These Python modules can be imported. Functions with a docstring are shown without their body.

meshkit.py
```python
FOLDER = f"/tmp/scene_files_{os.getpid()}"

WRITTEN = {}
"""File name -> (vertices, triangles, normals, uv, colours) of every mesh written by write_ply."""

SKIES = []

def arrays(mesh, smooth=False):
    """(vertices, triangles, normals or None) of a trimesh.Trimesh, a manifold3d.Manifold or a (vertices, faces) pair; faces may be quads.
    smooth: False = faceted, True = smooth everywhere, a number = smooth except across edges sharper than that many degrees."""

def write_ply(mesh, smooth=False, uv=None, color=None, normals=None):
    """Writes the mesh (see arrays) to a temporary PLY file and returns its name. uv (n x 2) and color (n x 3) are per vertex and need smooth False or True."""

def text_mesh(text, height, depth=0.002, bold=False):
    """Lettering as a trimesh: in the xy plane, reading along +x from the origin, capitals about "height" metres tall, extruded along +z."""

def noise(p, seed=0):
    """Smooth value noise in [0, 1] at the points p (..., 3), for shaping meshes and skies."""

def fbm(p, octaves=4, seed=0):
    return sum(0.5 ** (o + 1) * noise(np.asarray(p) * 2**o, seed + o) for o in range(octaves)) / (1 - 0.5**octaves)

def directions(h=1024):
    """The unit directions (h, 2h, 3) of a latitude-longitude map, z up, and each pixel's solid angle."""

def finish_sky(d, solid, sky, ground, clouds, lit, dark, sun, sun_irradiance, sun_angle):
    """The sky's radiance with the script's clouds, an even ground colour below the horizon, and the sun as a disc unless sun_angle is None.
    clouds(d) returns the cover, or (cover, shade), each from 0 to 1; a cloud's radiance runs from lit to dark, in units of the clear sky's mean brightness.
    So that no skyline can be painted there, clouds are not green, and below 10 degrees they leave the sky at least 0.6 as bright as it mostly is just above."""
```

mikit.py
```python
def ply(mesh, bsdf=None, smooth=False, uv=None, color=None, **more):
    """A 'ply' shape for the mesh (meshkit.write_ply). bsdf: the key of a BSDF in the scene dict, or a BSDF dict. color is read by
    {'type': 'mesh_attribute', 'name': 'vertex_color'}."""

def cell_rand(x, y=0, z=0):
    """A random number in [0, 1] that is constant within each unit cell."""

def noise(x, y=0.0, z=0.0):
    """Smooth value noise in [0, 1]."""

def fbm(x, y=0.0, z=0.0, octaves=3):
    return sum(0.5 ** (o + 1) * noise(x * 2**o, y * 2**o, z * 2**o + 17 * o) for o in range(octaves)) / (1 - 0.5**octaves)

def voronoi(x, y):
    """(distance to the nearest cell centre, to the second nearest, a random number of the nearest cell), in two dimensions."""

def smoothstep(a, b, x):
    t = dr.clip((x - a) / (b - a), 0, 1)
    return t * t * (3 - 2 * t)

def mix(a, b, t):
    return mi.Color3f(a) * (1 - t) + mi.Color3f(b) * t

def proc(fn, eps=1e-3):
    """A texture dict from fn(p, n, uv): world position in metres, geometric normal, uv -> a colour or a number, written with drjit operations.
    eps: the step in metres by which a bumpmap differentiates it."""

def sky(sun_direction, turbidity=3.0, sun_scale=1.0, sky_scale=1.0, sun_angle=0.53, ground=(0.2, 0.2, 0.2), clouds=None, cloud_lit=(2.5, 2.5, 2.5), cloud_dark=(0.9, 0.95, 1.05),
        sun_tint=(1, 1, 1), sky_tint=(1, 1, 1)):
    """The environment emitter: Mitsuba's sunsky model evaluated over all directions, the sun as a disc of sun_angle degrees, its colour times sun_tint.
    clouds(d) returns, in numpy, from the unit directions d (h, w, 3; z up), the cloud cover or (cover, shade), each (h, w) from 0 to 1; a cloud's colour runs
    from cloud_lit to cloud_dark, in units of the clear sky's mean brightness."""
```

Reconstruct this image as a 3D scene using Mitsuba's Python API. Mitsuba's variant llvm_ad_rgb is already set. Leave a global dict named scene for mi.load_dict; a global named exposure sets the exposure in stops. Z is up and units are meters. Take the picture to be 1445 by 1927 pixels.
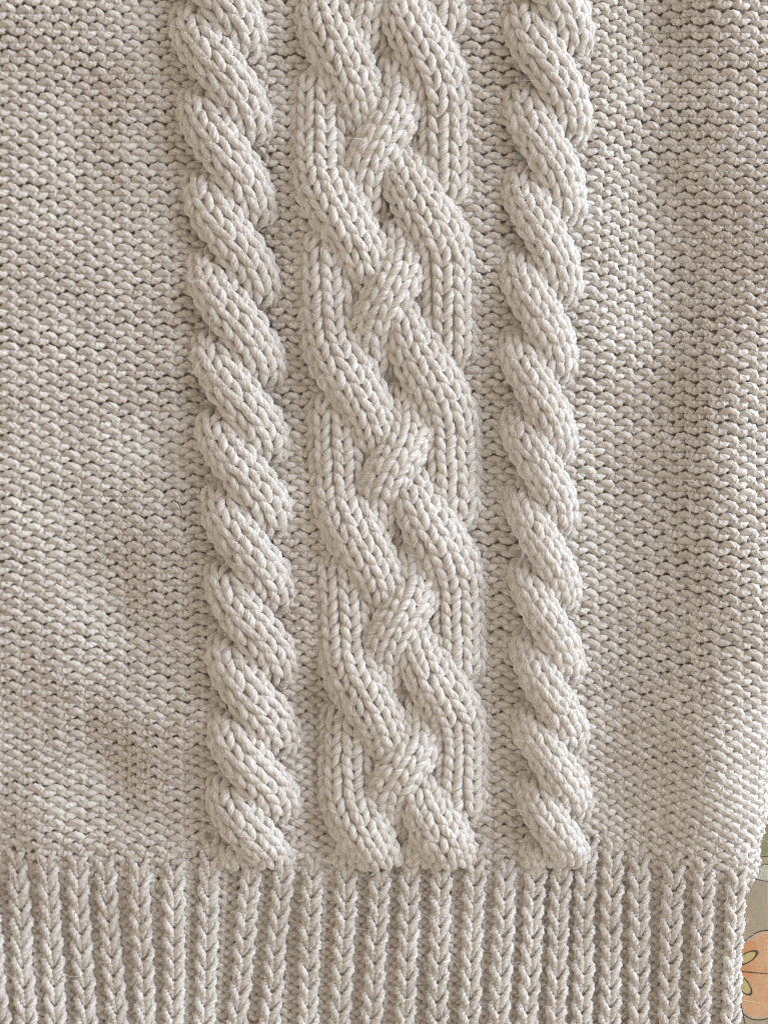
import math, numpy as np, drjit as dr, mitsuba as mi, mikit, meshkit
from mikit import proc, noise, fbm, smoothstep, mix

T = mi.ScalarTransform4f
K = 0.00015                      # metres per working unit (the knit is laid out in units of 0.15 mm)
XC, YC = 722.5, 963.5
rng = np.random.default_rng(7)
scene, labels = {}, {}

# ---------------------------------------------------------------- camera, light, exposure
CAM_H = 0.50
scene['camera'] = {'type': 'thinlens', 'fov': 2 * math.degrees(math.atan(722.5 * K / (CAM_H - 0.003))), 'fov_axis': 'x',
                   'aperture_radius': 0.0022, 'focus_distance': CAM_H - 0.005, 'near_clip': 0.01, 'far_clip': 20.0,
                   'to_world': T().look_at(origin=[0, 0, CAM_H], target=[0, 0, 0], up=[0, 1, 0])}
exposure = 0.20
# daylight from a window to the right, the room's bounced light all round
WIN = np.array([1.58, 0.70, 0.72])
scene['window'] = {'type': 'rectangle', 'to_world': T().look_at(origin=WIN.tolist(), target=[0, 0, 0], up=[0, 0, 1]) @ T().scale([0.85, 0.75, 1]),
                   'emitter': {'type': 'area', 'radiance': {'type': 'rgb', 'value': [5.1, 5.7, 6.7]}}}
labels['window'] = {'kind': 'structure'}
scene['room_light'] = {'type': 'constant', 'radiance': {'type': 'rgb', 'value': [0.58, 0.515, 0.43]}}

# ---------------------------------------------------------------- materials
def wool_color(p, n, uv):
    a = uv.x * (2 * math.pi)
    cx, sy, v = dr.cos(a), dr.sin(a), uv.y
    fine = noise(cx * 5.3 + 20, sy * 5.3 + 20, v * 0.045)
    fine2 = noise(cx * 9.7 + 50, sy * 9.7 + 50, v * 0.11)
    slow = fbm(v * 0.011, uv.y * 0.0007 + 3, 0.5, 3)
    patch = fbm(p.x * 60, p.y * 60, p.z * 60 + 7, 3)
    t = 0.66 * fine + 0.50 * fine2 + 0.20 * slow + 0.20 * patch
    t = smoothstep(0.52, 0.98, t)
    c = mix([0.765, 0.742, 0.710], [0.565, 0.508, 0.445], t)
    dark = smoothstep(0.72, 0.90, noise(cx * 8.1 + 90, sy * 8.1 + 90, v * 0.028))
    return mix(c, [0.33, 0.27, 0.22], 0.40 * dark)

scene['wool'] = {'type': 'twosided', 'bsdf': {'type': 'principled', 'base_color': proc(wool_color), 'roughness': 0.9, 'specular': 0.05, 'sheen': 0.35, 'sheen_tint': 0.3}}
scene['wool_fuzz'] = {'type': 'twosided', 'bsdf': {'type': 'diffuse', 'reflectance': {'type': 'rgb', 'value': [0.75, 0.72, 0.675]}}}
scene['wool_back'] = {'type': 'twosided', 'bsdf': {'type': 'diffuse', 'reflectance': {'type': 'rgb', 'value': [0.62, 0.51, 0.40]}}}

# ---------------------------------------------------------------- helpers
def interp(x, xs, ys):
    return np.interp(x, xs, ys)

def smooth_interp(xs, ys):
    from scipy.interpolate import CubicSpline
    cs = CubicSpline(xs, ys, bc_type='natural')
    lo, hi = xs[0], xs[-1]
    dlo, dhi = cs(lo, 1), cs(hi, 1)
    def f(x):
        x = np.asarray(x, float)
        return np.where(x < lo, ys[0] + dlo * (x - lo), np.where(x > hi, ys[-1] + dhi * (x - hi), cs(np.clip(x, lo, hi))))
    return f

def n3(x, y, z, seed=0):
    return meshkit.noise(np.stack(np.broadcast_arrays(x, y, z), -1), seed) - 0.5

def gauss(x, s):
    return np.exp(-(x / s) ** 2)

def sig(x):
    return 1 / (1 + np.exp(-np.clip(x, -40, 40)))

# row number -> height in the picture (row 0 at the top, growing downwards; the body is knitted upwards)
Yrow = smooth_interp([-6, 0, 6, 12, 18, 24, 30, 36, 42, 48, 54, 60, 66, 72],
                     [-137, 22, 180, 335, 488, 638, 787, 928, 1072, 1210, 1346, 1474, 1600, 1725])
yc_ = [-140, 20, 180, 335, 490, 640, 790, 928, 1072, 1210, 1345, 1473, 1620, 1760]
L_l = smooth_interp(yc_, [318, 327, 343, 353, 361, 367, 378, 387, 393, 398, 400, 396, 402, 402])
L_r = smooth_interp(yc_, [485, 490, 500, 506, 515, 522, 531, 540, 547, 551, 552, 551, 551, 550])
P_l = smooth_interp(yc_, [558, 555, 550, 552, 560, 570, 583, 590, 596, 602, 605, 606, 612, 612])
P_r = smooth_interp(yc_, [880, 886, 888, 890, 894, 895, 897, 901, 905, 909, 913, 911, 907, 905])
R_l = smooth_interp(yc_, [948, 955, 961, 959, 953, 949, 954, 960, 969, 973, 976, 980, 985, 985])
R_r = smooth_interp(yc_, [1110, 1107, 1104, 1096, 1086, 1077, 1074, 1077, 1081, 1087, 1095, 1102, 1109, 1111])
Edge = smooth_interp([-200, 900, 1300, 1480, 1553, 1575, 1600, 1655, 1680, 1728, 1796, 1892, 2050],
                     [1500, 1490, 1468, 1450, 1444, 1436, 1428, 1425, 1411, 1403, 1398, 1394, 1392])

def z_base(x, y):
    """The slow swell of the garment as it lies."""
    z = -50 * gauss(x - (1240 + 0.04 * (y - 300)), 90) * sig((800 - y) / 110)
    xc = np.interp(y, [600, 850, 1150, 1450, 1700], [1420, 1330, 1390, 1330, 1330])
    z = z + 40 * gauss(x - xc, 95) * sig((y - 640) / 60) * sig((1620 - y) / 50)
    z = z - 14 * gauss(x - 1140, 60) * sig((y - 700) / 80) * sig((1560 - y) / 60)
    z = z + 16 * gauss(x - 130, 90) * gauss(y - 1230, 130) - 26 * gauss(x - 215, 70) * gauss(y - 1130, 110)
    z = z + 12 * gauss(x - 60, 70) * gauss(y - 1560, 90) - 30 * gauss(x - 200, 80) * gauss(y - 1480, 80) + 10 * gauss(x - 300, 60) * gauss(y - 1500, 70)
    z = z + 14 * gauss(x - 150, 110) * gauss(y - 780, 150) - 16 * gauss(x - 300, 60) * gauss(y - 250, 160)
    z = z + 54 * n3(x / 150.0, y / 170.0, 0.3, 5) + 8 * n3(x / 75.0, y / 85.0, 0.7, 6)
    return 1.25 * z

def edge_drop(x, y):
    e = np.maximum(0, x - (Edge(y) - 30))
    return -0.024 * e ** 2

def loops(c0, nst, a=1.5, steps=24, lead=0.0):
    """Parameter samples of a course of nst stitches whose first stitch is centred at c0 + 0.5: (column, vertical wave, depth wave)."""
    t = np.linspace(-math.pi - lead, 2 * math.pi * (nst - 1) + math.pi + lead, int(steps * nst) + 1)
    return c0 + 0.5 + (t + a * np.sin(2 * t)) / (2 * math.pi), np.cos(t), np.cos(2 * t)

def course(S, rows, wave, h, d, front, jit=1.6, seed=0):
    """Centre lines (rows, samples, 3), in working units with y up, of courses laid on the surface S(column, row)."""
    c, up, deep = wave
    r = np.asarray(rows, float)[:, None]
    cc = c[None, :] + 0 * r
    rr = r - h * up[None, :]
    cj = cc + jit * 0.022 * 2 * n3(cc * 1.1, r * 1.3 + 0 * cc, 1.5, seed) + jit * 0.018 * 2 * n3(cc * 2.3, rr * 0.9, 4.5, seed + 1)
    rj = rr + jit * 0.045 * 2 * n3(cc * 0.8, r * 1.7 + 0 * cc, 8.5, seed + 2) + jit * 0.03 * 2 * n3(cc * 2.1, r * 2.3 + 0 * cc, 2.5, seed + 3)
    p = S(cj, rj)
    e = 0.04
    dc, dr_ = S(cj + e, rj) - S(cj - e, rj), S(cj, rj - e) - S(cj, rj + e)
    nrm = np.cross(dc, dr_)
    nrm /= np.linalg.norm(nrm, axis=-1, keepdims=True) + 1e-9
    dz = d * deep[None, :] * (-front) + jit * 1.1 * 2 * n3(cc * 1.7, r * 1.9 + 0 * cc, 6.5, seed + 4)
    return p + nrm * dz[..., None]

def to_up(x, y, z):
    x, y, z = np.broadcast_arrays(x, y, z)
    return np.stack([x - XC, YC - y, z], -1)

PLIES, PER = 4, 3
SIDES = PLIES * PER
LOBE = np.tile([0.88, 1.0, 1.0], PLIES)
hair_p, hair_n, hair_t = [], [], []

def tubes(P, R, pitch=44.0, seed=0, hair=0.10):
    """Sweeps plied yarn along every centre line of P (b, n, 3); R radius. Returns a list of (vertices, faces, uv)."""
    b, n, _ = P.shape
    Tn = np.gradient(P, axis=1)
    seg = np.linalg.norm(np.diff(P, axis=1), axis=-1)
    s = np.concatenate([np.zeros((b, 1)), np.cumsum(seg, 1)], 1)
    Tn /= np.linalg.norm(Tn, axis=-1, keepdims=True) + 1e-9
    N = np.zeros_like(P)
    v = np.tile([0, 0, 1.0], (b, 1)) + 0.01
    for i in range(n):
        v = v - (v * Tn[:, i]).sum(-1, keepdims=True) * Tn[:, i]
        v /= np.linalg.norm(v, axis=-1, keepdims=True) + 1e-9
        N[:, i] = v
    B = np.cross(Tn, N)
    r_ = np.random.default_rng(seed + 100)
    ph = r_.uniform(0, 6.28, (b, 1))
    wob = n3(s / 60.0, np.arange(b)[:, None] * 3.7, 0.5, seed) * 2 * 1.2
    th = (np.arange(SIDES) * 2 * math.pi / SIDES)[None, None, :] + (2 * math.pi * s / pitch + ph + wob)[:, :, None]
    rad = R * (1 + 0.26 * n3(s / 45.0, np.arange(b)[:, None] * 5.1, 2.5, seed + 1) + 0.12 * n3(s / 14.0, np.arange(b)[:, None] * 5.1, 9.5, seed + 3))
    rad = rad[:, :, None] * LOBE * (1 + 0.09 * 2 * n3(s[:, :, None] / 16.0, np.arange(SIDES)[None, None, :] * 1.7, np.arange(b)[:, None, None] * 2.3, seed + 2))
    V = P[:, :, None, :] + rad[..., None] * (np.cos(th)[..., None] * N[:, :, None, :] + np.sin(th)[..., None] * B[:, :, None, :])
    i, k = np.meshgrid(np.arange(n - 1), np.arange(SIDES), indexing='ij')
    a0, a1 = i * (SIDES + 1) + k, i * (SIDES + 1) + k + 1
    F = np.stack([a0, a1, a1 + SIDES + 1, a0 + SIDES + 1], -1).reshape(-1, 4)
    F = np.vstack([F[:, [0, 1, 2]], F[:, [0, 2, 3]]])
    V = np.concatenate([V, V[:, :, :1]], 2)
    nv = np.concatenate([np.cos(th), np.cos(th[:, :, :1])], 2)
    NR = V - P[:, :, None, :]
    NR /= np.linalg.norm(NR, axis=-1, keepdims=True)
    uu = np.linspace(0, 1, SIDES + 1)
    out = []
    for j in range(b):
        uv = np.stack(np.broadcast_arrays(uu[None, :], (s[j] + r_.uniform(0, 20000))[:, None]), -1).reshape(-1, 2)
        out.append((V[j].reshape(-1, 3), F, uv))
    # loose fibres start on the upper side of the yarn
    m = int(hair * s[:, -1].sum())
    if m:
        bi, ii, ki = r_.integers(0, b, m), r_.integers(1, n - 1, m), r_.integers(0, SIDES, m)
        nn = NR[bi, ii, ki]
        ok = nn[:, 2] > 0.1
        hair_p.append(V[bi, ii, ki][ok]); hair_n.append(nn[ok]); hair_t.append(Tn[bi, ii][ok])
    return out

def shaded(v, f):
    """Vertex normals; the doubled seam column shares its normals."""
    n = np.zeros_like(v)
    fn = np.cross(v[f[:, 1]] - v[f[:, 0]], v[f[:, 2]] - v[f[:, 0]])
    for k in range(3):
        for q in range(3):
            n[:, q] += np.bincount(f[:, k], fn[:, q], len(v))
    m = n.reshape(-1, SIDES + 1, 3)
    both = m[:, 0] + m[:, -1]
    m[:, 0] = both; m[:, -1] = both
    n = m.reshape(-1, 3)
    return n / (np.linalg.norm(n, axis=1, keepdims=True) + 1e-12)

TRI = [0]
def add(key, pieces, bsdf='wool', label=None, **more):
    vs, fs, us, ns, o = [], [], [], [], 0
    for v, f, uv in pieces:
        vs.append(v); fs.append(f + o); us.append(uv); ns.append(shaded(v, f)); o += len(v)
    v, f = np.vstack(vs) * K, np.vstack(fs)
    TRI[0] += len(f)
    path = meshkit.write_ply((v, f), False, np.vstack(us), None, normals=np.vstack(ns))
    scene[key] = {'type': 'ply', 'filename': path, 'face_normals': False, 'bsdf': {'type': 'ref', 'id': bsdf}}
    if label or more:
        labels[key] = ({'label': label} if label else {}) | more

used = {}
def numbered(base):
    n = used.get(base, 0); used[base] = n + 1
    return base if n == 0 else f'{base}_{n:03d}'

# ---------------------------------------------------------------- the sweater
SW = 'cable_knit_sweater'
labels[SW] = {'label': 'cream oatmeal cable knit sweater lying flat over a printed cloth', 'category': 'sweater'}

# --- purl panels and the two narrow purl channels between the cables
def row_tilt(x, y):
    left = 0.05 * (np.minimum(x, 350) - 350)
    pull = -13 * np.exp(-np.clip(L_l(y) - x, 0, 400) / 42.0) * sig((y - 150) / 150)
    sl = np.interp(y, [-200, 300, 750, 1050, 1350, 1650], [0.08, 0.07, 0.035, 0.10, 0.15, 0.11])
    right = sl * np.maximum(x - 1100, 0) + np.where(x > 1000, np.interp(y, [0, 1200, 1640], [0, -6, -30]), 0)
    return left + np.where(x < 500, pull, 0) + right

def purl_surface(x0, x1):
    """x0(y), x1(y): the lines of column 0 and of the last column boundary."""
    def make(n):
        def S(c, r):
            y = Yrow(r)
            f = c / n
            x = x0(y) * (1 - f) + x1(y) * f
            x = x + 3.5 * 2 * n3(x / 70.0, y / 60.0, 0.7, 11)
            yy = y + row_tilt(x, y) + 3.0 * 2 * n3(x / 80.0, y / 70.0, 3.7, 12)
            z = z_base(np.minimum(x, Edge(yy)), yy)
            E0 = Edge(yy) - 42                                         # the fabric rolls over at its side edge
            th = np.clip((x - E0) / 42.0, 0, 2.4)
            x, z = np.where(x > E0, E0 + 42 * np.sin(th), x), z - 42 * (1 - np.cos(th))
            z = z - 12 * sig((r - 67.6) * 3)
            near = np.minimum(np.abs(x - L_l(yy)), np.abs(x - R_r(yy)))
            return to_up(x, yy, z - 8 * np.exp(-near / 26.0))
        return S
    return make

panels = [('left', lambda y: -36 + 0 * y, lambda y: L_l(y) + 30, 12, 'wide purl panel left of the left rope cable'),
          ('a', lambda y: L_r(y) - 30, lambda y: P_l(y) + 56, 4, 'narrow purl channel between the left rope cable and the braid'),
          ('b', lambda y: P_r(y) - 56, lambda y: R_l(y) + 28, 4, 'narrow purl channel between the braid and the right rope cable'),
          ('right', lambda y: R_r(y) - 26, lambda y: np.minimum(Edge(y) + 44, 1500), 12, 'wide purl panel right of the right rope cable')]
for q, (_, x0, x1, n, text) in enumerate(panels):
    key = f'{SW}__{numbered("purl_panel")}'
    labels[key] = {'label': text}
    S = purl_surface(x0, x1)(n)
    rows = np.arange(-4, 70)
    P = course(S, rows, loops(0, n, 1.5, steps=18), 0.80, 8.0, front=-1, jit=2.0, seed=20 + 7 * q)
    for j, piece in enumerate(tubes(P, 8.2, seed=40 + q)):
        add(f'{key}__' + ('purl_row' if j == 0 else f'purl_row_{j:03d}'), [piece])

# --- cables: each strand is a ribbon of three knit columns, arched across and carried over and under its neighbours
def strand_surface(center, half, arch=1.30, lean=0.9, rolled=1.0, NC=4):
    """center(row) -> x, y, z and the roll of the ribbon; half(row): half its width; NC knit columns."""
    def S(c, r):
        x, y, z, roll = center(r)
        rho = half(r) * (1 - 0.22 * sig((r - 65.3) * 1.6)) / math.sin(arch)
        def middle(q):
            a, b, _, w = center(q)
            return a + rolled * half(q) / math.sin(arch) * np.sin(w), b
        e = 0.3
        xa, ya = middle(r + e); xb, yb = middle(r - e)
        m = (xa - xb) / np.maximum(ya - yb, 1e-6)
        k = 1 / np.sqrt(1 + (lean * m) ** 2)
        ang = (c - NC / 2) / (NC / 2) * arch + roll
        lat = rho * (np.sin(ang) - np.sin(roll))
        drop = rho * (1 - np.cos(ang)) * 1.0
        xx, yy = x + rho * np.sin(roll) + lat * k, y - lat * k * lean * m
        sink = 34 * sig((r - 66.9) * 1.9)
        return to_up(xx, yy, z - drop - sink + z_base(xx, yy) * 0.6)
    return S

def core(S, r0, r1, NC):
    """The backs of the stitches, which close the strand from behind."""
    c = np.linspace(-0.15, NC + 0.15, SIDES + 1)[None, :]
    r = np.linspace(r0, r1, int((r1 - r0) * 3) + 2)[:, None]
    p = S(c + 0 * r, r + 0 * c)
    p[..., 2] -= 3
    n = len(r)
    i, k = np.meshgrid(np.arange(n - 1), np.arange(SIDES), indexing='ij')
    a0 = i * (SIDES + 1) + k
    F = np.stack([a0, a0 + SIDES + 1, a0 + SIDES + 2, a0 + 1], -1).reshape(-1, 4)
    F = np.vstack([F[:, [0, 1, 2]], F[:, [0, 2, 3]]])
    uv = np.stack(np.broadcast_arrays(np.linspace(0, 1, SIDES + 1)[None, :], r * 30 + 5000), -1).reshape(-1, 2)
    return p.reshape(-1, 3), F, uv

def legs(S, rows, cols, R, span=1.32, seed=0, open_=0.42, shut=0.04, arc=7.5, n=10, jit=1.0, hair=0.14):
    """Knit columns: two plump legs a stitch that lean into a V and dive under at both ends."""
    r_ = np.random.default_rng(seed)
    i, j, side = [a.ravel()[:, None] for a in np.meshgrid(np.arange(cols), np.asarray(rows, float), (-1.0, 1.0), indexing='ij')]
    m = len(i)
    q = np.linspace(0, 1, n)[None, :]
    wig = lambda a: jit * a * r_.normal(0, 1, (m, 1))
    top, bot = open_ + wig(0.025), shut + wig(0.02)
    # the V closes below: the leg runs from the foot (q = 0) up and outwards, bowing a little
    off = bot + (top - bot) * (0.85 * q + 0.15 * np.sin(np.pi * q)) 
    c = i + 0.5 + side * off + wig(0.02)
    r = j + span * (0.5 - q) + wig(0.06) + side * 0.0
    z = arc * (np.sin(np.pi * (0.06 + 0.88 * q)) ** 0.8) - arc * 0.55 + 2.2 * (q - 0.5) * -1 + wig(0.7)
    p = S(c, r)
    e = 0.04
    nrm = np.cross(S(c + e, r) - S(c - e, r), S(c, r - e) - S(c, r + e))
    nrm /= np.linalg.norm(nrm, axis=-1, keepdims=True) + 1e-9
    p = p + nrm * z[..., None]
    taper = 0.50 + 0.50 * np.sin(np.pi * (0.10 + 0.80 * q)) ** 0.9
    return tubes(p, R * taper * (1 + wig(0.06)), seed=seed + 1, hair=hair)

CREST = 32.0
def lobes(key, S, r0, r1, name, seed, R=8.6, NC=4, **how):
    add(f'{key}__{name}', legs(S, np.arange(r0, r1 + 1), NC, R, seed=seed, **how) + [core(S, r0 - 0.6, r1 + 0.6, NC)])

def rope(key, le, ri, ctr, depth, seed):
    """Two strands turning about each other every twelve rows."""
    OVER = 0.69
    for q in (0, 1):
        def center(r, q=q):
            r = np.asarray(r, float)
            y = Yrow(r)
            p = ((r - ctr) / 12.0 + q * 0.5 + 0.5 * OVER) % 1.0          # 0..OVER: on top, moving right; then back underneath
            up = p < OVER
            g = np.where(up, p / OVER, (p - OVER) / (1 - OVER))
            f = np.where(up, -1.0, 1.0) * np.cos(np.pi * g)
            over = np.where(up, np.sin(np.pi * g), -np.sin(np.pi * g))
            end = sig((r - last - 2.6) * 2.2)
            f = f * (1 - end) + end * (1 if qlast == q else -1)
            mid, wid = (le(y) + ri(y)) / 2, (ri(y) - le(y)) / 2
            x = mid + f * wid * 0.48
            z = CREST + depth * over * (1 - end) + end * 6
            return x, y + 0 * x, z, 0.42 * f * (1 - end)
        last = ctr + 6 * round((64.4 - ctr) / 6)
        qlast = 0 if round((last - ctr) / 6) % 2 == 0 else 1
        half = lambda r: (ri(Yrow(r)) - le(Yrow(r))) / 2 * 0.58
        S = strand_surface(center, half, lean=0.30, rolled=0.3, arch=1.18, NC=3)
        # one piece per turn of the strand, cut where it passes underneath
        cuts = [k for k in range(-40, 90) if abs(((k - ctr) / 12.0 + q * 0.5) % 1.0 - 0.5) < 0.042]
        bounds = [-6] + [k for k in cuts if -5 < k < 68] + [67]
        for j in range(len(bounds) - 1):
            if bounds[j + 1] - bounds[j] < 1: continue
            lobes(key, S, bounds[j] + (j > 0), bounds[j + 1], numbered(key + 'strand').replace(key, ''), seed + 50 * q + j, R=8.8, span=1.40, open_=0.42, arc=8.5, NC=3)

key = f'{SW}__rope_cable'
labels[key] = {'label': 'left rope cable of two twisting strands'}
rope(key, L_l, L_r, 16.4, 30.0, 300)
key = f'{SW}__rope_cable_001'
labels[key] = {'label': 'right rope cable of two twisting strands, narrower'}
rope(key, R_l, R_r, 16.2, 30.0, 500)

# --- the braid: four strands; outer pairs cross to the right every twelve rows, the middle pair to the left half-way between
BEATS = [(-5, -15.2), (-3, -3.0), (-1, 9.3), (1, 20.9), (3, 33.6), (5, 46.0), (7, 58.7), (9, 70.8), (14, 101)]
beat = lambda k: float(np.interp(k, *zip(*BEATS)))                        # the row of a crossing: odd ones are the middle pair's
BR = f'{SW}__braid_cable'
labels[BR] = {'label': 'wide braided cable of four strands down the middle'}
POS = [0, 1, 2, 3]
STEP = [(0, 1, 1), (1, 2, -1), (2, 3, 1), (3, 3, 0), (3, 2, -1), (2, 1, 1), (1, 0, -1), (0, 0, 0)]     # from, to, over (+1) or under (-1)
posx = np.array([-0.655, -0.20, 0.19, 0.655])
for q in range(4):
    events = []
    for k in range(-4, 14):
        a, b, ov = STEP[(k + 2 * q) % 8]
        if ov:
            t = beat(k) + {1: 0.4, 3: 0.0, 5: -0.8}[a + b]
            events.append((t, posx[a], posx[b], ov, (3.7 if a + b == 3 else 4.8) if ov > 0 else 1.6, 14.0 if ov < 0 else 26.0 if a + b == 3 else 30.0))
    def center(r, events=events):
        r = np.asarray(r, float)
        y = Yrow(r)
        mid, wid = (P_l(y) + P_r(y)) / 2, (P_r(y) - P_l(y)) / 2
        x, z = events[0][1] + 0 * r, CREST + 4 + 0 * r
        for t, x0, x1, ov, h, amp in events:
            g = np.clip((r - t + h) / (2 * h), 0, 1)
            x = x + (x1 - x0) * (0.5 - 0.5 * np.cos(np.pi * g))
            z = z + ov * amp * np.sin(np.pi * g) ** 1.2
        return mid + wid * x, y + 0 * x, z
    half = lambda r, c_=center: 42.0 + 15.0 * np.clip(np.abs(c_(r)[0] - (P_l(Yrow(r)) + P_r(Yrow(r))) / 2) / 106.0, 0, 1)
    def center_s(r, center=center):
        # soften the corners between steps
        acc = [center(np.asarray(r, float) + o) for o in (-0.45, -0.15, 0.15, 0.45)]
        y = Yrow(r)
        x = sum(a[0] for a in acc) / 4
        return x, y + 0 * x, sum(a[2] for a in acc) / 4, 0.25 * (x - (P_l(y) + P_r(y)) / 2) / 115.0
    S = strand_surface(center_s, half, lean=0.40, rolled=0.3)
    bounds = [-6]
    for k in range(-8, 16):
        i = (k + 2 * q) % 8
        if STEP[i][2] == -1:
            rr = int(round(beat(k)))
            if -5 < rr < 66: bounds.append(rr)
    bounds.append(67)
    for j in range(len(bounds) - 1):
        lobes(BR, S, bounds[j] + (j > 0), bounds[j + 1], numbered('braid_strand').replace('braid_', ''), 700 + 40 * q + j)

# --- the rib: single knit columns standing proud of sunk purl columns
RB = f'{SW}__rib_hem'
labels[RB] = {'label': 'ribbed hem along the lower edge'}
top_x = [-30, 32, 90, 146, 200, 264, 327, 392, 467, 528, 586, 650, 713, 770, 830, 892, 950, 1007, 1057, 1104, 1154, 1205, 1266, 1322, 1384]
bot_x = [3, 50, 103, 160, 219, 272, 326, 382, 445, 507, 578, 640, 700, 762, 822, 882, 938, 992, 1046, 1096, 1149, 1205, 1261, 1317, 1379]
top_y = [1640, 1642, 1644, 1650, 1660, 1662, 1668, 1628, 1640, 1634, 1650, 1636, 1648, 1642, 1648, 1642, 1655, 1636, 1642, 1636, 1614, 1624, 1634, 1646, 1640]
CABLE_COLS = (7, 8, 9, 11, 12, 13, 14, 15, 17, 18, 19)
for i in CABLE_COLS: top_y[i] -= 14
def col_x(i, y):
    return top_x[i] + (bot_x[i] - top_x[i]) * np.clip((y - 1690) / 237.0, -0.4, 1.4)
rib_z = lambda x, y: z_base(x, y) + edge_drop(x, y) - 4
for i in range(len(top_x)):
    PITCH = 35.0
    def S(c, r, i=i):
        y = top_y[i] + r * PITCH
        x0 = col_x(i, y)
        u = c - 0.5
        w = 36.0
        x = x0 + w * u
        x = x + 3.0 * n3(y / 40.0, i * 3.1, 0.5, 31)
        z = rib_z(x, y) + 14 - 24 * u * u - (2 if i in CABLE_COLS else 6) * sig((0.1 - r) * 5)
        return to_up(x, y, z)
    key = f'{RB}__{numbered("rib_column")}'
    rows = np.arange(-1, 10) + 0.15
    wave = loops(0, 1, 1.75, steps=20)
    P = course(S, rows, wave, 0.70, 6.5, front=1, jit=2.6, seed=900 + 5 * i)
    S2 = lambda c, r, S=S: S(0.5 + (c - 0.5) * 0.80, r) - np.array([0, 0, 7.0])
    P2 = course(S2, rows + 0.5, wave, 0.66, 5.0, front=1, jit=1.8, seed=1100 + 5 * i)
    add(key, tubes(P, 7.4, seed=1200 + i) + tubes(P2, 6.6, seed=1300 + i))
for i in range(len(top_x) - 1):
    PITCH = 17.5
    ty = (top_y[i] + top_y[i + 1]) / 2 - 8
    def S(c, r, i=i, ty=ty):
        y = ty + r * PITCH
        xa, xb = col_x(i, y), col_x(i + 1, y)
        x = (xa + xb) / 2 + (c - 1.0) * (xb - xa) * 0.52
        z = rib_z(x, y) - 7 + 4 * np.abs(c - 1.0) ** 2
        return to_up(x, y, z)
    key = f'{RB}__{numbered("purl_groove")}'
    P = course(S, np.arange(0, 19), loops(0, 2, 1.35, steps=14), 0.85, 5.0, front=-1, jit=2.2, seed=1500 + 5 * i)
    add(key, tubes(P, 7.2, seed=1700 + i))

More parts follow.
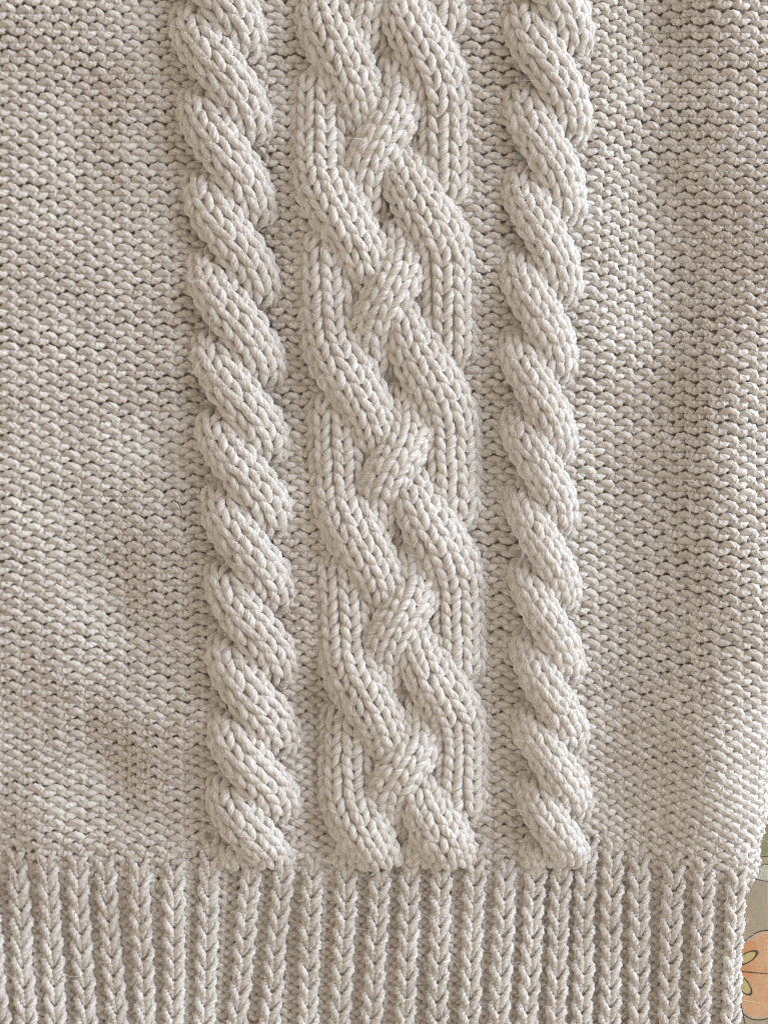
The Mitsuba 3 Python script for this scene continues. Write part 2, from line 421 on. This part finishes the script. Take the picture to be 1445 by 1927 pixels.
# --- the layer of the sweater underneath, seen as dark through the stitches
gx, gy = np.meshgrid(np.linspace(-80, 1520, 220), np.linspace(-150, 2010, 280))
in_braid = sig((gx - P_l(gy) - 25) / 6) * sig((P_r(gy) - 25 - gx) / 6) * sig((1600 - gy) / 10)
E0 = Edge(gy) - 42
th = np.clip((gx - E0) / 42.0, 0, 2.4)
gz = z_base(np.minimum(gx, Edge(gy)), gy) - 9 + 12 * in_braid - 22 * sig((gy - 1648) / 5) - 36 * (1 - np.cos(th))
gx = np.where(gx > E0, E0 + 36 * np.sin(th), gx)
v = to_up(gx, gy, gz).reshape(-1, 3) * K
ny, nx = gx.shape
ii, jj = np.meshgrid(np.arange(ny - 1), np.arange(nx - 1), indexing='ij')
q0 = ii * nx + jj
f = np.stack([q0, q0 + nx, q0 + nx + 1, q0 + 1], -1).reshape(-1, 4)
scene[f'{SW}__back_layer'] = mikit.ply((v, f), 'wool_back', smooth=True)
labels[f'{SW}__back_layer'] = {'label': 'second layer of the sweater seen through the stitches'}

# --- loose fibres standing off the yarn
hp, hn, ht = map(np.vstack, (hair_p, hair_n, hair_t))
print('hairs', len(hp))
sel = rng.permutation(len(hp))[:40000]
hp, hn, ht = hp[sel], hn[sel], ht[sel]
m, SEG = len(hp), 3
ln = rng.gamma(2.0, 4.5, m)[:, None] + 5
d0 = hn * rng.uniform(0.25, 0.9, (m, 1)) + ht * rng.normal(0, 0.8, (m, 1)) + rng.normal(0, 0.35, (m, 3))
d0 /= np.linalg.norm(d0, axis=1, keepdims=True)
bend = rng.normal(0, 1.2, (m, 3)) - 0.5 * hn
tt = np.linspace(0, 1, SEG)[None, :, None]
hc = (hp - hn * 1.0)[:, None] + ln[:, None] * (d0[:, None] * tt + 0.5 * bend[:, None] * tt ** 2)
hr = 0.52 * (1 - 0.6 * tt)
ax1 = np.cross(d0, rng.normal(size=(m, 3))); ax1 /= np.linalg.norm(ax1, axis=1, keepdims=True)
ax2 = np.cross(d0, ax1)
ang = np.arange(3) * 2 * math.pi / 3
hv = hc[:, :, None] + hr[..., None] * (np.cos(ang)[None, None, :, None] * ax1[:, None, None] + np.sin(ang)[None, None, :, None] * ax2[:, None, None])
i, k = np.meshgrid(np.arange(SEG - 1), np.arange(3), indexing='ij')
hf = np.stack([i * 3 + k, i * 3 + (k + 1) % 3, (i + 1) * 3 + (k + 1) % 3, (i + 1) * 3 + k], -1).reshape(-1, 4)
hf = (hf[None] + (np.arange(m) * SEG * 3)[:, None, None]).reshape(-1, 4)
scene[f'{SW}__loose_fibre'] = mikit.ply((hv.reshape(-1, 3) * K, hf), 'wool_fuzz', smooth=True)
labels[f'{SW}__loose_fibre'] = {'label': 'fuzz of fine fibres standing off the yarn', 'kind': 'stuff'}
TRI[0] += 2 * len(hf)

# ---------------------------------------------------------------- two stray hairs lying on the knit
def stray(name, pts, r, color, label):
    from scipy.interpolate import CubicSpline
    pts = np.array(pts, float)
    t = np.linspace(0, 1, 40)
    c = CubicSpline(np.linspace(0, 1, len(pts)), pts)(t)
    z = z_base(c[:, 0], c[:, 1]) + c[:, 2] + 5
    P = to_up(c[:, 0], c[:, 1], z)
    Tn = np.gradient(P, axis=0); Tn /= np.linalg.norm(Tn, axis=1, keepdims=True)
    a = np.cross(Tn, [0, 0, 1.0]); a /= np.linalg.norm(a, axis=1, keepdims=True)
    b = np.cross(Tn, a)
    an = np.arange(6) * math.pi / 3
    rr = (r * np.sin(np.pi * np.clip(t, 0.03, 0.97)) ** 0.3)[:, None, None]
    vv = P[:, None] + rr * (np.cos(an)[None, :, None] * a[:, None] + np.sin(an)[None, :, None] * b[:, None])
    i, k = np.meshgrid(np.arange(39), np.arange(6), indexing='ij')
    ff = np.stack([i * 6 + k, i * 6 + (k + 1) % 6, (i + 1) * 6 + (k + 1) % 6, (i + 1) * 6 + k], -1).reshape(-1, 4)
    scene[name] = mikit.ply((vv.reshape(-1, 3) * K, ff), {'type': 'twosided', 'bsdf': {'type': 'roughplastic', 'diffuse_reflectance': {'type': 'rgb', 'value': color}, 'alpha': 0.3}}, smooth=True)
    labels[name] = {'label': label, 'category': 'hair'}

stray('stray_hair', [(361, 928, 17), (357, 938, 20), (346, 947, 18), (336, 951, 20), (334, 944, 18), (340, 960, 20), (341, 970, 17), (336, 977, 14)], 0.55, [0.03, 0.025, 0.02],
      'thin dark curled hair lying on the purl panel beside the left rope cable')
stray('stray_hair_001', [(160, 1293, 16), (158, 1304, 24), (156, 1318, 26), (155.5, 1330, 24), (156, 1350, 16)], 0.6, [0.80, 0.74, 0.62],
      'short straight pale hair standing on the left purl panel')

# ---------------------------------------------------------------- the printed cloth underneath
def cloth_color(p, n, uv):
    X, Y = p.x / K + XC, YC - p.y / K
    wob = 2.0 * (noise(X * 0.06, Y * 0.06, 1.0) - 0.5)
    X, Y = X + wob, Y - wob
    def line(d, w):
        return 1 - smoothstep(w - 0.9, w + 0.9, dr.abs(d))
    beige, green = [0.40, 0.335, 0.24], [0.27, 0.262, 0.15]
    c = mix(beige, green, 1 - smoothstep(1629, 1631, Y))
    ink = line(Y - 1631 - 0.05 * (X - 1430), 1.1) 
    def ell(cx, cy, a, b, deg):
        s, k = math.sin(math.radians(deg)), math.cos(math.radians(deg))
        u, w = (X - cx) * k + (Y - cy) * s, -(X - cx) * s + (Y - cy) * k
        q = dr.sqrt(dr.square(u / a) + dr.square(w / b))
        return (q - 1) * b
    lu, lw = (X - 1462) * 0.985 - (Y - 1664) * 0.17, (X - 1462) * 0.17 + (Y - 1664) * 0.985
    leaf = (dr.abs(lu) / 33 + dr.square(lw / 17) * 0.5 + dr.abs(lw) / 17 * 0.5 - 1) * 14
    c = mix(c, [0.47, 0.46, 0.37], 1 - smoothstep(-1, 1, leaf))
    ink = dr.maximum(ink, line(leaf, 1.2))
    big = ell(1458, 1862, 64, 88, 12)
    shade = fbm(X * 0.02, Y * 0.02, 4.0, 3)
    orange = mix([0.58, 0.30, 0.15], [0.62, 0.385, 0.23], smoothstep(0.3, 0.7, shade))
    c = mix(c, [0.50, 0.41, 0.31], 1 - smoothstep(-1, 1, big))
    c = mix(c, orange, 1 - smoothstep(-6.5, -3.5, big + 2.5 * (noise(X * 0.12, Y * 0.12, 9.0) - 0.5)))
    ink = dr.maximum(ink, line(big, 1.25))
    for e in (ell(1425, 1829, 22, 9, -30), ell(1420, 1882, 21, 10.5, 52)):
        c = mix(c, [0.52, 0.45, 0.20], 1 - smoothstep(-1, 1, e))
        ink = dr.maximum(ink, line(e, 1.2))
    ink = dr.maximum(ink, line(Y - 1854 - 0.1 * (X - 1405), 1.1) * smoothstep(1400, 1404, X))
    ink = dr.maximum(ink, line((X - 1401) - 0.22 * (Y - 1862), 1.2) * smoothstep(1858, 1862, Y))
    ink = dr.maximum(ink, line((X - 1399) + 0.02 * (Y - 1800), 1.0) * smoothstep(1765, 1775, Y) * (1 - smoothstep(1812, 1816, Y)))
    c = mix(c, [0.075, 0.060, 0.045], ink)
    weave = 0.86 + 0.17 * noise(X * 0.9, Y * 0.16, 2.0) + 0.17 * noise(X * 0.16, Y * 0.9, 5.0) - 0.06
    return c * weave
scene['cotton'] = {'type': 'diffuse', 'reflectance': proc(cloth_color)}
cx, cy = np.meshgrid(np.concatenate([np.linspace(-5000, 1200, 30), np.linspace(1230, 1700, 60), np.linspace(1800, 7000, 20)]),
                     np.concatenate([np.linspace(-4500, 1300, 30), np.linspace(1330, 2200, 90), np.linspace(2300, 7000, 20)]))
cz = -80 + 5 * n3(cx / 120.0, cy / 160.0, 0.2, 77)
v = to_up(cx, cy, cz).reshape(-1, 3) * K
ny, nx = cx.shape
ii, jj = np.meshgrid(np.arange(ny - 1), np.arange(nx - 1), indexing='ij')
q0 = ii * nx + jj
f = np.stack([q0, q0 + nx, q0 + nx + 1, q0 + 1], -1).reshape(-1, 4)
scene['printed_cloth'] = mikit.ply((v, f), 'cotton', smooth=True)
labels['printed_cloth'] = {'label': 'beige and green cotton cloth printed with an orange flower, under the sweater', 'category': 'cloth'}
print('triangles', TRI[0])
